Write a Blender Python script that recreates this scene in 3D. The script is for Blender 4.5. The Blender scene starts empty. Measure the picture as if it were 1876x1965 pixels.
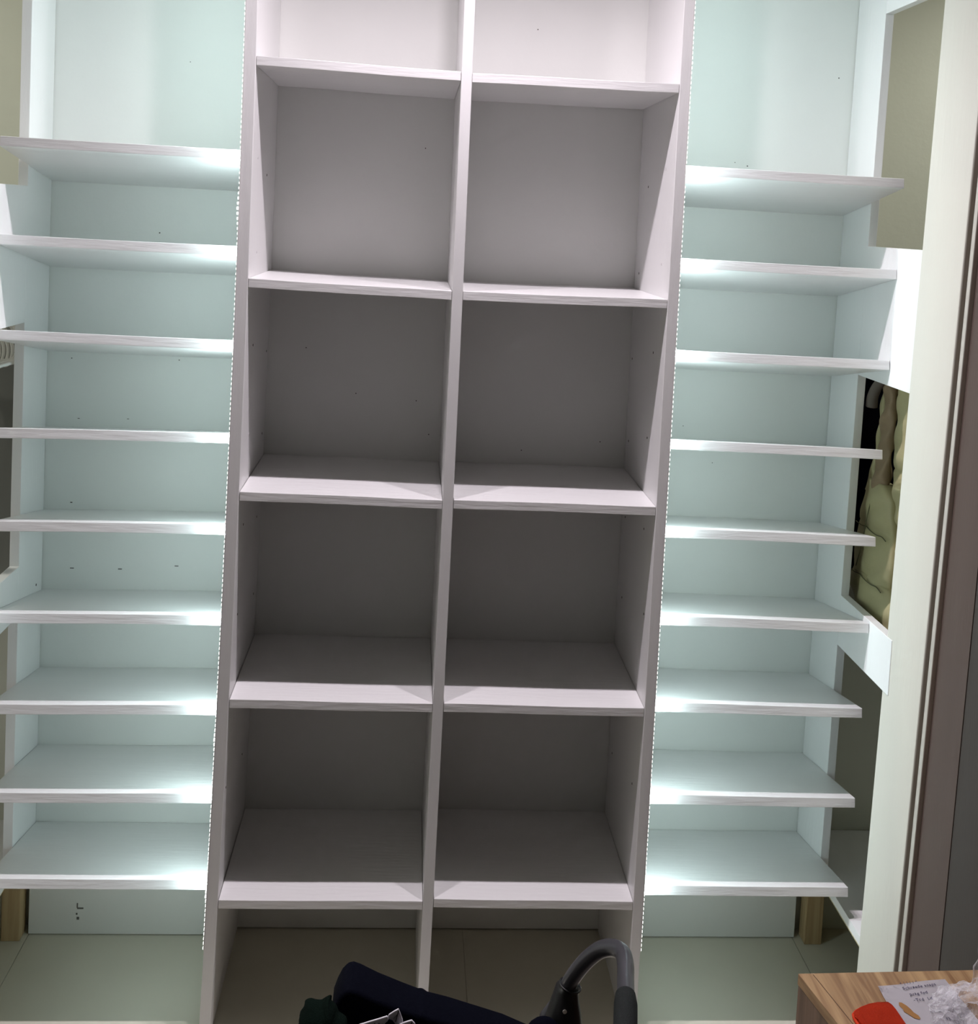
import bpy, bmesh, math, random
from mathutils import Vector, Matrix
C = bpy.context.scene.collection
random.seed(4)
PI = math.pi
# measured dimensions of the place (metres)
K = dict(f=2141.9553, px=952.6672, py=546.6229, cx=-0.0989, cy=-2.3082, cz=1.7726,
         t=0.0191, ts=0.0208, il=-0.4363, ir=0.4384, dl=-0.0153, dr=0.0068, D=0.3689,
         XL=-0.9371, XR=0.9305, XLo=-0.9583, XRo=0.9501, ysf=0.0071, ysb=0.3424, bl=0.1582, br=0.1626,
         aL=0.0057, aD=-0.0037, aR=-0.005, cL=-0.0071, cD=-0.0031, cR=-0.0011, aXL=-0.004, aXR=0.0051)
# bookcase shelves: (height at left end, rise towards the right end), top to bottom
SHELF_LEFT = [(2.076, -0.0065), (1.6247, -0.0062), (1.1827, -0.0036), (0.7418, -0.0008), (0.3065, 0.0006)]
SHELF_RIGHT = [(2.0682, 0.0039), (1.6191, 0.003), (1.1807, -0.0005), (0.7424, -0.0022), (0.3126, -0.0034)]
# rack shelves: (front height at the bookcase, front height at the outer end, back height), top to bottom
RACK_LEFT = [(1.8849, 1.887, 1.8277), (1.6887, 1.6891, 1.6289), (1.495, 1.495, 1.4326), (1.3015, 1.2936, 1.2331), (1.1091, 1.1009, 1.0381), (0.9156, 0.9087, 0.8474), (0.7227, 0.7158, 0.6592), (0.5318, 0.5266, 0.4706), (0.3429, 0.3411, 0.2815)]
RACK_RIGHT = [(1.905, 1.9038, 1.845), (1.7102, 1.7085, 1.6486), (1.5158, 1.5122, 1.4519), (1.3244, 1.3177, 1.2587), (1.1329, 1.1264, 1.0668), (0.9408, 0.9344, 0.875), (0.7491, 0.7443, 0.6863), (0.5435, 0.5407, 0.4824), (0.3389, 0.3367, 0.2791)]

SCREWS_L = [(0.074, 1.874, 1), (0.222, 1.843, 0), (0.106, 1.675, 1), (0.107, 1.475, 0), (0.336, 1.434, 0), (0.101, 1.283, 1), (0.321, 1.241, 0), (0.297, 1.049, 0), (0.081, 1.091, 0), (0.306, 0.862, 0), (0.057, 0.903, 0), (0.259, 0.496, 0), (0.02, 0.542, 0)]
SCREWS_R = [(0.087, 1.899, 1), (0.262, 1.865, 0), (0.317, 1.661, 0), (0.079, 1.693, 1), (0.112, 1.496, 0), (0.341, 1.453, 0), (0.126, 1.303, 0), (0.332, 1.254, 0), (0.321, 1.07, 0), (0.107, 1.102, 0), (0.307, 0.877, 0), (0.06, 0.926, 0), (0.319, 0.484, 0), (0.08, 0.532, 0)]
NAILS_C = [(0.168, 2.227), (-0.346, 1.442), (-0.223, 1.337), (-0.078, 1.325), (-0.044, 1.244), (0.183, 1.214), (0.375, 1.242), (-0.085, 1.931)]
SCUFFS = [('L', -0.868, 0.899, 0.009, 0.0022), ('L', -0.757, 0.90, 0.009, 0.0022), ('L', -0.626, 0.911, 0.009, 0.0022), ('L', -0.874, 1.056, 0.005, 0.0025), ('L', -0.692, 1.699, 0.003, 0.003), ('L', -0.883, 1.397, 0.0025, 0.0025), ('L', -0.637, 1.403, 0.0025, 0.0025), ('L', -0.863, 1.256, 0.005, 0.0015), ('L', -0.75, 1.259, 0.005, 0.0015), ('L', -0.636, 2.097, 0.002, 0.002), ('L', -0.824, 0.067, 0.015, 0.004), ('L', -0.831, 0.074, 0.003, 0.012), ('L', -0.832, 0.053, 0.004, 0.005), ('L', -0.829, 0.042, 0.006, 0.007), ('R', 0.899, 2.154, 0.003, 0.003), ('R', 0.689, 1.931, 0.003, 0.003), ('R', 0.658, 1.938, 0.002, 0.002), ('R', 0.572, 1.294, 0.002, 0.002), ('R', 0.65, 1.206, 0.002, 0.002)]
HANGERS = [(-1.010 - 0.0095 * i, 0.320, 0.006 - 0.001 * i) for i in range(9)] + [(-0.9690 - 0.010 * i, 0.308 + 0.004 * i, 0.018) for i in range(4)]

# ------------------------------------------------------------------ camera
cam_d = bpy.data.cameras.new('camera'); cam = bpy.data.objects.new('camera', cam_d); C.objects.link(cam)
cam_d.sensor_fit = 'HORIZONTAL'; cam_d.sensor_width = 36.0
cam_d.lens = K['f'] * 36.0 / 1876.0
cam_d.shift_x = (938 - K['px']) / 1876.0
cam_d.shift_y = (K['py'] - 982.5) / 1876.0
cam_d.clip_start = 0.02
R_right = Vector((0.9960611224797914, -0.0714776114846056, 0.05247086182591033))
R_down = Vector((0.048018587592725856, -0.062644889539524, -0.9968800494844806))
R_fwd = Vector((0.0745416362169339, 0.995473037741875, -0.05896588504436847))
m = Matrix((R_right, -R_down, -R_fwd)).transposed().to_4x4()
m.translation = Vector((K['cx'], K['cy'], K['cz']))
cam.matrix_world = m
bpy.context.scene.camera = cam

# ------------------------------------------------------------------ world, lamps, exposure
vs = bpy.context.scene.view_settings
vs.view_transform = 'Standard'; vs.look = 'None'; vs.gamma = 1.0; vs.use_curve_mapping = False
vs.exposure = 0.0
w = bpy.data.worlds.new('world'); bpy.context.scene.world = w; w.use_nodes = True
w.node_tree.nodes['Background'].inputs[0].default_value = (0.95, 0.97, 1.0, 1)
w.node_tree.nodes['Background'].inputs[1].default_value = 0.015
LAMP_XYZ = [(-0.26, -0.272, 2.45), (0.0, -0.272, 2.45), (0.25, -0.272, 2.45)]
LAMP_W = 5.0
SIDE_FILL_W = 5.5  # strength of the unseen fill lamps added over the side compartments
LAMP_COL = (1.0, 0.90, 0.985)
LED_W = 5.5
LED_COL = (0.79, 1.0, 1.02)
LED_TILT = math.radians(35)   # the tape faces out and a little towards the back of the closet

# ------------------------------------------------------------------ materials
def mat(name, col, rough=0.5, spec=0.4, bump=0.0, scale=60, stretch=(1, 1, 1), var=0.0, emis=None, metal=0.0, trans=0.0, stain=None):
    mt = bpy.data.materials.new(name); mt.use_nodes = True
    nt = mt.node_tree; n = nt.nodes; l = nt.links; b = n['Principled BSDF']
    b.inputs['Base Color'].default_value = (*col, 1); b.inputs['Roughness'].default_value = rough
    b.inputs['Specular IOR Level'].default_value = spec; b.inputs['Metallic'].default_value = metal
    b.inputs['Transmission Weight'].default_value = trans
    if emis:
        b.inputs['Emission Color'].default_value = (*emis[0], 1); b.inputs['Emission Strength'].default_value = emis[1]
    if bump or var:
        tc = n.new('ShaderNodeTexCoord'); mp = n.new('ShaderNodeMapping'); mp.inputs['Scale'].default_value = stretch
        l.new(tc.outputs['Object'], mp.inputs[0])
        nz = n.new('ShaderNodeTexNoise'); nz.inputs['Scale'].default_value = scale; nz.inputs['Detail'].default_value = 4
        l.new(mp.outputs[0], nz.inputs['Vector'])
        if bump:
            bp = n.new('ShaderNodeBump'); bp.inputs['Strength'].default_value = bump; bp.inputs['Distance'].default_value = 0.002
            l.new(nz.outputs['Fac'], bp.inputs['Height']); l.new(bp.outputs[0], b.inputs['Normal'])
        if var:
            n2 = n.new('ShaderNodeTexNoise'); n2.inputs['Scale'].default_value = scale * 0.12; n2.inputs['Detail'].default_value = 5
            l.new(mp.outputs[0], n2.inputs['Vector'])
            mx = n.new('ShaderNodeMix'); mx.data_type = 'RGBA'
            mx.inputs[6].default_value = (*[c * (1 - var) for c in col], 1); mx.inputs[7].default_value = (*[min(1, c * (1 + var)) for c in col], 1)
            l.new(n2.outputs['Fac'], mx.inputs[0]); l.new(mx.outputs[2], b.inputs['Base Color'])
    return mt
PAINT = mat('white_paint', (0.80, 0.80, 0.79), 0.38, 0.45, 0.35, 90, (1, 1, 0.25), 0.02)
PAINT_H = mat('white_paint_brushed', (0.80, 0.80, 0.79), 0.34, 0.5, 0.5, 120, (0.12, 1, 1), 0.03)
BACK = mat('white_hardboard', (0.78, 0.79, 0.76), 0.5, 0.3, 0.15, 60, (1, 1, 1), 0.03)
CREAM = mat('cream_paint', (0.64, 0.62, 0.55), 0.45, 0.4, 0.3, 80, (1, 1, 0.15), 0.03)
OLIVE = mat('beige_green_wall', (0.62, 0.63, 0.54), 0.75, 0.2, 0.2, 80, (1, 1, 1), 0.03)
FLOORM = mat('cream_floor_panel', (0.62, 0.60, 0.50), 0.45, 0.35, 0.15, 50, (1, 1, 1), 0.05)
ROOMFLOOR = mat('room_floor', (0.14, 0.12, 0.10), 0.6)
DARK = mat('taupe_door', (0.10, 0.072, 0.060), 0.6, 0.3, 0.2, 200, (1, 1, 0.1), 0.08)
DARK2 = mat('dark_door', (0.060, 0.051, 0.044), 0.6, 0.3, 0.2, 200, (1, 1, 0.1), 0.08)
BROWN = mat('brown_track', (0.16, 0.12, 0.10), 0.4)
ALU = mat('pale_metal', (0.62, 0.58, 0.52), 0.35, 0.5, metal=0.3)
SCREW = mat('dark_screw', (0.07, 0.06, 0.05), 0.5)
FILL = mat('filler', (0.55, 0.53, 0.52), 0.6)
SCUFF = mat('grey_scuff', (0.12, 0.12, 0.11), 0.8)
LEDM = mat('led_chip', (1, 1, 1), 0.4, emis=((0.97, 1.0, 0.93), 2.2))
TAPE = mat('led_tape', (0.75, 0.75, 0.72), 0.4)
LAMPM = mat('lamp_face', (1, 1, 1), 0.4, emis=((1, 0.95, 1), 8.0))
LAMPB = mat('lamp_body', (0.8, 0.8, 0.8), 0.4)
NAVY = mat('navy_cloth', (0.0016, 0.002, 0.0055), 0.9, 0.05, 0.5, 300, (1, 1, 1), 0.15)
BLACKP = mat('black_plastic', (0.004, 0.004, 0.0045), 0.45, 0.5)
FOAM = mat('dark_foam', (0.009, 0.012, 0.0115), 0.8, 0.3, 0.8, 700, (1, 1, 1), 0.2)
GUN = mat('grey_metal_tube', (0.09, 0.09, 0.10), 0.28, 0.6, metal=0.5)
GREENPL = mat('dark_green_plush', (0.0025, 0.0065, 0.0045), 0.95, 0.05, 1.0, 500, (1, 1, 1), 0.4)
PUFF = mat('olive_nylon', (0.40, 0.365, 0.20), 0.5, 0.35, 0.5, 55, (1, 1, 1), 0.08)
LINING = mat('tan_lining', (0.26, 0.19, 0.115), 0.6, 0.3, 0.6, 60, (1, 1, 1), 0.12)
SEAMM = mat('olive_thread', (0.12, 0.12, 0.06), 0.7)
GREYHANG = mat('grey_brown_velvet', (0.12, 0.10, 0.085), 0.8)
PURPLE = mat('black_purple_cloth', (0.022, 0.015, 0.024), 0.7, 0.3, 0.8, 60, (1, 1, 1), 0.3)
CHAR = mat('charcoal_sheet', (0.17, 0.175, 0.16), 0.85, 0.15, 0.4, 80, (1, 1, 0.2), 0.08)
HANGW = mat('white_hanger_plastic', (0.88, 0.88, 0.84), 0.35, 0.5)
REDC = mat('orange_red_felt', (0.62, 0.045, 0.012), 0.8, 0.2, 0.8, 500, (1, 1, 1), 0.12)
PAPER = mat('white_paper', (0.74, 0.72, 0.76), 0.7, 0.2, 0.2, 90, (1, 1, 1), 0.03)
INK = mat('blue_ink', (0.05, 0.045, 0.10), 0.7)
STAIN = mat('brown_stain', (0.30, 0.155, 0.055), 0.8, 0.2, 0.0, 300, (1, 1, 1), 0.35)
WHITEC = mat('white_cloth', (0.62, 0.60, 0.64), 0.8)
RAWEDGE = mat('raw_board_edge', (0.50, 0.42, 0.24), 0.7)

def wood(name, base, dark, scale, axis, rough=0.45, band=1.0):
    mt = bpy.data.materials.new(name); mt.use_nodes = True; nt = mt.node_tree; n = nt.nodes; l = nt.links; b = n['Principled BSDF']
    b.inputs['Roughness'].default_value = rough
    tc = n.new('ShaderNodeTexCoord'); mp = n.new('ShaderNodeMapping'); s = [scale] * 3; s[axis] = scale * 0.05; mp.inputs['Scale'].default_value = s
    l.new(tc.outputs['Object'], mp.inputs[0])
    nz = n.new('ShaderNodeTexNoise'); nz.inputs['Scale'].default_value = 1.0; nz.inputs['Detail'].default_value = 7; nz.inputs['Distortion'].default_value = 0.6
    l.new(mp.outputs[0], nz.inputs['Vector'])
    cr = n.new('ShaderNodeValToRGB'); e = cr.color_ramp.elements
    e[0].position = 0.34; e[0].color = (*dark, 1); e[1].position = 0.62; e[1].color = (*base, 1)
    l.new(nz.outputs['Fac'], cr.inputs[0]); l.new(cr.outputs[0], b.inputs['Base Color'])
    bp = n.new('ShaderNodeBump'); bp.inputs['Strength'].default_value = 0.2; bp.inputs['Distance'].default_value = 0.001
    l.new(nz.outputs['Fac'], bp.inputs['Height']); l.new(bp.outputs[0], b.inputs['Normal'])
    return mt
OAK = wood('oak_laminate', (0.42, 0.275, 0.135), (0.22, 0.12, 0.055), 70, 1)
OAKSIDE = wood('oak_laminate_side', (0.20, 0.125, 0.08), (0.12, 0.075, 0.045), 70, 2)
RAWWOOD = wood('raw_pine', (0.50, 0.37, 0.20), (0.38, 0.26, 0.13), 60, 2, 0.7)

def clear_film():
    mt = bpy.data.materials.new('clear_film'); mt.use_nodes = True; nt = mt.node_tree; n = nt.nodes; l = nt.links
    out = n['Material Output']; b = n['Principled BSDF']
    b.inputs['Base Color'].default_value = (0.86, 0.85, 0.88, 1); b.inputs['Roughness'].default_value = 0.12; b.inputs['Specular IOR Level'].default_value = 0.9
    tr = n.new('ShaderNodeBsdfTransparent'); tr.inputs[0].default_value = (0.97, 0.97, 0.98, 1)
    lw = n.new('ShaderNodeLayerWeight'); lw.inputs[0].default_value = 0.55
    mr = n.new('ShaderNodeMapRange'); mr.inputs[1].default_value = 0; mr.inputs[2].default_value = 1; mr.inputs[3].default_value = 0.07; mr.inputs[4].default_value = 0.55
    tc = n.new('ShaderNodeTexCoord'); nz = n.new('ShaderNodeTexNoise'); nz.inputs['Scale'].default_value = 45; nz.inputs['Detail'].default_value = 5
    l.new(tc.outputs['Object'], nz.inputs['Vector'])
    bp = n.new('ShaderNodeBump'); bp.inputs['Strength'].default_value = 1.0; bp.inputs['Distance'].default_value = 0.01
    l.new(nz.outputs['Fac'], bp.inputs['Height']); l.new(bp.outputs[0], b.inputs['Normal']); l.new(bp.outputs[0], lw.inputs['Normal'])
    l.new(lw.outputs['Facing'], mr.inputs[0])
    mx = n.new('ShaderNodeMixShader'); l.new(mr.outputs[0], mx.inputs[0]); l.new(tr.outputs[0], mx.inputs[1]); l.new(b.outputs[0], mx.inputs[2])
    l.new(mx.outputs[0], out.inputs[0])
    return mt
FILM = clear_film()

# ------------------------------------------------------------------ helpers
def link(name, bm, m_, parent=None, smooth=False, bevel=0.0, loc=None):
    me = bpy.data.meshes.new(name); bmesh.ops.recalc_face_normals(bm, faces=bm.faces); bm.to_mesh(me); bm.free()
    for mm in (m_ if isinstance(m_, (list, tuple)) else [m_]): me.materials.append(mm)
    if smooth:
        for p in me.polygons: p.use_smooth = True
    o = bpy.data.objects.new(name, me); C.objects.link(o)
    if parent: o.parent = parent; o.matrix_parent_inverse = parent.matrix_world.inverted()
    if bevel:
        bv = o.modifiers.new('bevel', 'BEVEL'); bv.width = bevel; bv.segments = 2; bv.limit_method = 'ANGLE'; bv.angle_limit = 0.6
    return o
def thing(name, label, cat, loc=(0, 0, 0), group=None):
    o = bpy.data.objects.new(name, None); C.objects.link(o); o.matrix_world = Matrix.Translation(loc); o.location = loc
    o.empty_display_size = 0.05
    bpy.context.view_layer.update()
    o['label'] = label; o['category'] = cat
    if group: o['group'] = group
    return o
def tag(o, label, cat, group=None):
    o['label'] = label; o['category'] = cat
    if group: o['group'] = group
    return o
def struct(name, bm, m_, **kw):
    o = link(name, bm, m_, **kw); o['kind'] = 'structure'; return o
def hexa(bm, p):   # 8 corners: bottom 4 ccw, top 4 ccw
    v = [bm.verts.new(q) for q in p]
    for f in ((3, 2, 1, 0), (4, 5, 6, 7), (0, 1, 5, 4), (1, 2, 6, 5), (2, 3, 7, 6), (3, 0, 4, 7)):
        bm.faces.new([v[i] for i in f])
def box(bm, x0, x1, y0, y1, z0, z1):
    hexa(bm, [(x0, y0, z0), (x1, y0, z0), (x1, y1, z0), (x0, y1, z0), (x0, y0, z1), (x1, y0, z1), (x1, y1, z1), (x0, y1, z1)])
def bx(*a):
    bm = bmesh.new(); box(bm, *a); return bm
def upright(fx0, fx1, y0, y1, z0, z1, n=14):   # board whose faces follow the slight lean/bow fx(z)
    bm = bmesh.new(); rings = []
    for i in range(n + 1):
        z = z0 + (z1 - z0) * i / n
        rings.append([bm.verts.new(q) for q in ((fx0(z), y0, z), (fx1(z), y0, z), (fx1(z), y1, z), (fx0(z), y1, z))])
    for a, b in zip(rings, rings[1:]):
        for j in range(4): bm.faces.new((a[j], a[(j + 1) % 4], b[(j + 1) % 4], b[j]))
    bm.faces.new(rings[0][::-1]); bm.faces.new(rings[-1])
    return bm
def catmull(pts, n=8):
    P = [Vector(p) for p in pts]; P = [2 * P[0] - P[1]] + P + [2 * P[-1] - P[-2]]; out = []
    for i in range(1, len(P) - 2):
        for j in range(n):
            t = j / n; a, b, c, d = P[i - 1], P[i], P[i + 1], P[i + 2]
            out.append(0.5 * ((2 * b) + (-a + c) * t + (2 * a - 5 * b + 4 * c - d) * t * t + (-a + 3 * b - 3 * c + d) * t ** 3))
    out.append(P[-2]); return out
def tube(bm, pts, r, n=12, closed=False, caps=True):
    pts = [Vector(p) for p in pts]; N = len(pts); rings = []
    rr = r if callable(r) else (lambda t: r)
    up = None
    for i, p in enumerate(pts):
        if closed: t = (pts[(i + 1) % N] - pts[i - 1]).normalized()
        else: t = (pts[min(i + 1, N - 1)] - pts[max(i - 1, 0)]).normalized()
        if up is None:
            up = Vector((0, 0, 1)) if abs(t.z) < 0.9 else Vector((1, 0, 0))
        a = (up - t * up.dot(t)).normalized(); b = t.cross(a); up = a
        rad = rr(i / max(1, N - 1))
        rings.append([bm.verts.new(p + (a * math.cos(2 * PI * k / n) + b * math.sin(2 * PI * k / n)) * rad) for k in range(n)])
    prs = list(zip(rings, rings[1:])) + ([(rings[-1], rings[0])] if closed else [])
    for A, B in prs:
        for k in range(n): bm.faces.new((A[k], A[(k + 1) % n], B[(k + 1) % n], B[k]))
    if caps and not closed:
        bm.faces.new(rings[0][::-1]); bm.faces.new(rings[-1])
    return bm

# ------------------------------------------------------------------ room shell
YS = K['ysf'] + 0.007          # front line of the side shelves
YB = K['ysb']; D = K['D']; HW = 0.46
XL, XR, XLo, XRo = K['XL'], K['XR'], K['XLo'], K['XRo']
TOP = 2.50
WB = 0.382
struct('wall_back', bx(-1.62, 1.62, WB, WB + 0.08, -0.08, TOP), OLIVE)
struct('wall_left', bx(-1.70, -1.62, -2.9, WB + 0.08, -0.08, TOP + 0.05), OLIVE)
struct('wall_right', bx(1.62, 1.70, -2.9, WB + 0.08, -0.08, TOP + 0.05), OLIVE)
struct('ceiling', bx(-1.70, 1.70, -2.9, WB + 0.08, TOP, TOP + 0.05), mat('ceiling_paint', (0.50, 0.49, 0.47), 0.8))
# closet floor panels with hairline joints, room floor in front
bm = bmesh.new()
cr = K['px'] * 0 + 0.101
for a, b in ((-1.62, -0.9445), (-0.943, cr - 0.0004), (cr + 0.0004, 0.9335), (0.935, 1.62)):
    box(bm, a, b, -0.30, WB - 0.0015, -0.02, 0.0)
struct('floor', bm, FLOORM)
struct('trim_1', bx(-1.62, 1.62, -2.9, WB, -0.06, -0.021), ROOMFLOOR)

# right-hand door casing: cream reveal, brown track groove, pale strip, dark door face
def lean_slab(x0, x1, ya_t, yb_t, ya_b, yb_b, z0=-0.02, z1=TOP, zt=2.255, zbm=0.19):
    def ip(yt, yb, z): return yb + (yt - yb) * (z - zbm) / (zt - zbm)
    bm = bmesh.new()
    A = [(x0, ip(ya_t, ya_b, z0), z0), (x1, ip(ya_t, ya_b, z0), z0), (x1, ip(yb_t, yb_b, z0), z0), (x0, ip(yb_t, yb_b, z0), z0)]
    B = [(x0, ip(ya_t, ya_b, z1), z1), (x1, ip(ya_t, ya_b, z1), z1), (x1, ip(yb_t, yb_b, z1), z1), (x0, ip(yb_t, yb_b, z1), z1)]
    hexa(bm, A + B); return bm
struct('trim_2', lean_slab(XR, XR + 0.03, -0.298, -0.118, -0.208, -0.046), CREAM, bevel=0.003)
struct('trim_3', lean_slab(XR + 0.012, XR + 0.05, -0.318, -0.2985, -0.224, -0.2085), BROWN)
struct('trim_4', lean_slab(XR + 0.002, XR + 0.05, -0.328, -0.3185, -0.234, -0.2245), BROWN, bevel=0.001)
struct('trim_5', lean_slab(XR - 0.004, XR + 0.05, -0.342, -0.3285, -0.249, -0.2345), ALU, bevel=0.002)
struct('trim_6', lean_slab(XR + 0.006, XR + 0.05, -0.44, -0.3425, -0.37, -0.2495), DARK)
struct('door_1', bx(XR + 0.0075, XR + 0.05, -2.9, -0.335, -0.02, TOP), DARK2)

# ------------------------------------------------------------------ central bookcase
def lean(a, c): return lambda z: a * (z - 1.2) + c * (z - 1.2) ** 2
lL, lD, lR = lean(K['aL'], K['cL']), lean(K['aD'], K['cD']), lean(K['aR'], K['cR'])
bc = thing('bookcase', 'tall white painted bookcase of two open columns in the middle of the closet', 'bookcase', (0, 0.18, 0))
T0 = TOP - 0.003
link('side_panel', upright(lambda z: -HW + lL(z), lambda z: K['il'] + lL(z), 0, D - 0.0008, 0.0, T0), PAINT, bc, bevel=0.0012)
link('side_panel', upright(lambda z: K['ir'] + lR(z), lambda z: HW + lR(z), 0, D - 0.0008, 0.0, T0), PAINT, bc, bevel=0.0012)
link('divider', upright(lambda z: K['dl'] + lD(z), lambda z: K['dr'] + lD(z), 0, D - 0.0008, 0.0, T0), PAINT, bc, bevel=0.0012)
link('back_panel', bx(-HW + 0.002, HW - 0.002, D, D + 0.010, 0.004, T0), BACK, bc)
G = 0.0012
t = K['t']
for side in 'lr':
    for lv in range(5):
        z, dz = (SHELF_LEFT if side == 'l' else SHELF_RIGHT)[lv]; z2 = z + dz
        if side == 'l': x0, x1, f0, f1 = K['il'], K['dl'], lL, lD
        else: x0, x1, f0, f1 = K['dr'], K['ir'], lD, lR
        xa, xb = x0 + f0(z) + G * (0.5 if lv < 2 else 1), x1 + f1(z) - G * 0.6
        bm = bmesh.new(); y0, y1 = 0.0006, D - G * 0.9; n = 10; R0 = []
        for i in range(n + 1):
            s = i / n; x = xa + (xb - xa) * s; zz = z + (z2 - z) * s + math.sin(s * 7 + z * 9) * 0.0005
            R0.append([bm.verts.new(q) for q in ((x, y0, zz - t), (x, y1, zz - t), (x, y1, zz), (x, y0, zz))])
        for a, b in zip(R0, R0[1:]):
            for j in range(4): bm.faces.new((a[j], a[(j + 1) % 4], b[(j + 1) % 4], b[j]))
        bm.faces.new(R0[0]); bm.faces.new(R0[-1][::-1])
        link('shelf', bm, PAINT_H, bc, bevel=0.001)
def disc(c, nrm, r, h=0.0008, n=8, sx=1.0):
    bm = bmesh.new(); c = Vector(c); nrm = Vector(nrm).normalized()
    a = nrm.orthogonal().normalized(); b = nrm.cross(a)
    if abs(nrm.x) > 0.9: a, b = Vector((0, 1, 0)), Vector((0, 0, 1))
    if abs(nrm.y) > 0.9: a, b = Vector((1, 0, 0)), Vector((0, 0, 1))
    lo = [bm.verts.new(c + (a * math.cos(2 * PI * k / n) * sx + b * math.sin(2 * PI * k / n)) * r) for k in range(n)]
    hi = [bm.verts.new(v.co + nrm * h) for v in lo]
    for k in range(n): bm.faces.new((lo[k], lo[(k + 1) % n], hi[(k + 1) % n], hi[k]))
    bm.faces.new(hi); bm.faces.new(lo[::-1]); return bm
for y, z, f in SCREWS_L:
    link('screw', disc((K['il'] + lL(z), y, z), (1, 0, 0), 0.0026, sx=0.8), FILL if f else SCREW, bc)
for y, z, f in SCREWS_R:
    link('screw', disc((K['ir'] + lR(z), y, z), (-1, 0, 0), 0.0026, sx=0.8), FILL if f else SCREW, bc)
for x, z in NAILS_C:
    link('nail_head', disc((x, D, z), (0, -1, 0), 0.0014), SCREW, bc)

# ------------------------------------------------------------------ side shoe racks
def rack(s):
    L = 'L' if s < 0 else 'R'
    XI, XO = (XL, XLo) if s < 0 else (XR, XRo)
    r = thing('shoe_rack', 'white rack of nine tilted shelves on the %s side of the bookcase' % ('left' if s < 0 else 'right'), 'shelving', (s * 0.7, 0.17, 0))
    ax = K['aX' + L]
    def X(z): return ax * (z - 1.2)
    xi = s * (HW + 0.0012)
    # back
    a, b = sorted((s * (HW - 0.003), XI + s * 0.007))
    link('back_panel', bx(a, b, YB, WB - 0.001, 0.003, T0), BACK, r)
    sl = lL if s < 0 else lR
    for i in range(1, 10):
        zi, zo, zb = (RACK_LEFT if s < 0 else RACK_RIGHT)[i - 1]
        zbi = zb + (zi - zo); ts = K['ts']
        ang = math.atan2(zo - zb, YB - YS); nx, nz = math.sin(ang), math.cos(ang)
        ye, g = YB - 0.0012, 0.0008
        xin = xi + sl(zi); xou = XI + X(zi) - s * (0.0005 if i in (1,) else 0.0012)
        P = []
        for (x, z0, z1) in ((xin, zi, zbi), (xou, zo, zb)):
            ft = Vector((x, YS, z0)); bt = Vector((x, ye, z1)); dn = Vector((0, -nx, -nz)) * ts
            P.append((ft + dn, bt + Vector((0, 0, -ts / nz)), bt, ft))
        bm = bmesh.new(); rings = []
        for q in range(9):
            u = q / 8
            rings.append([bm.verts.new(P[0][j].lerp(P[1][j], u) + Vector((0, 0, math.sin(u * 5 + i) * 0.0005))) for j in range(4)])
        for A, B in zip(rings, rings[1:]):
            for j in range(4): bm.faces.new((A[j], A[(j + 1) % 4], B[(j + 1) % 4], B[j]))
        bm.faces.new(rings[0]); bm.faces.new(rings[-1][::-1])
        link('shelf', bm, PAINT_H, r, bevel=0.0011)
    yf = YB - (K['bl'] if s < 0 else K['br'])
    link('frame_post', upright(lambda z: min(XI, XO) + X(z), lambda z: max(XI, XO) + X(z), yf, YB - 0.0022, 0.266, T0), PAINT, r, bevel=0.001)
    y0 = -0.10
    rails = [(1.493, 1.791), (0.838, 0.951), (2.33, T0)] if s < 0 else [(1.4575, 1.7545), (0.822, 0.940), (2.281, T0)]
    for za, zb in rails:
        a, b = sorted((XI, XO))
        dx = X((za + zb) / 2)
        link('rail', bx(a + dx, b + dx, y0 if s < 0 else -0.10 + 0.0 * za, yf + 0.0004, za, zb), PAINT, r, bevel=0.001)
    if s < 0:
        for y, z, f in ((0.155, 1.655, 1), (0.196, 1.66, 1), (0.245, 1.664, 0), (0.215, 1.048, 1), (0.235, 0.862, 0), (0.30, 0.871, 0)):
            link('screw', disc((XI + X(z), y, z), (1, 0, 0), 0.003, sx=0.8), FILL if f else SCREW, r)
    return r
rl = rack(-1); rr_ = rack(1)
for P_, x, z, w_, h_ in SCUFFS:
    link('scuff_mark', bx(x - w_ / 2, x + w_ / 2, YB - 0.0006, YB + 0.0002, z - h_ / 2, z + h_ / 2), SCUFF, rl if P_ == 'L' else rr_, bevel=min(w_, h_) * 0.3)

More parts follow.
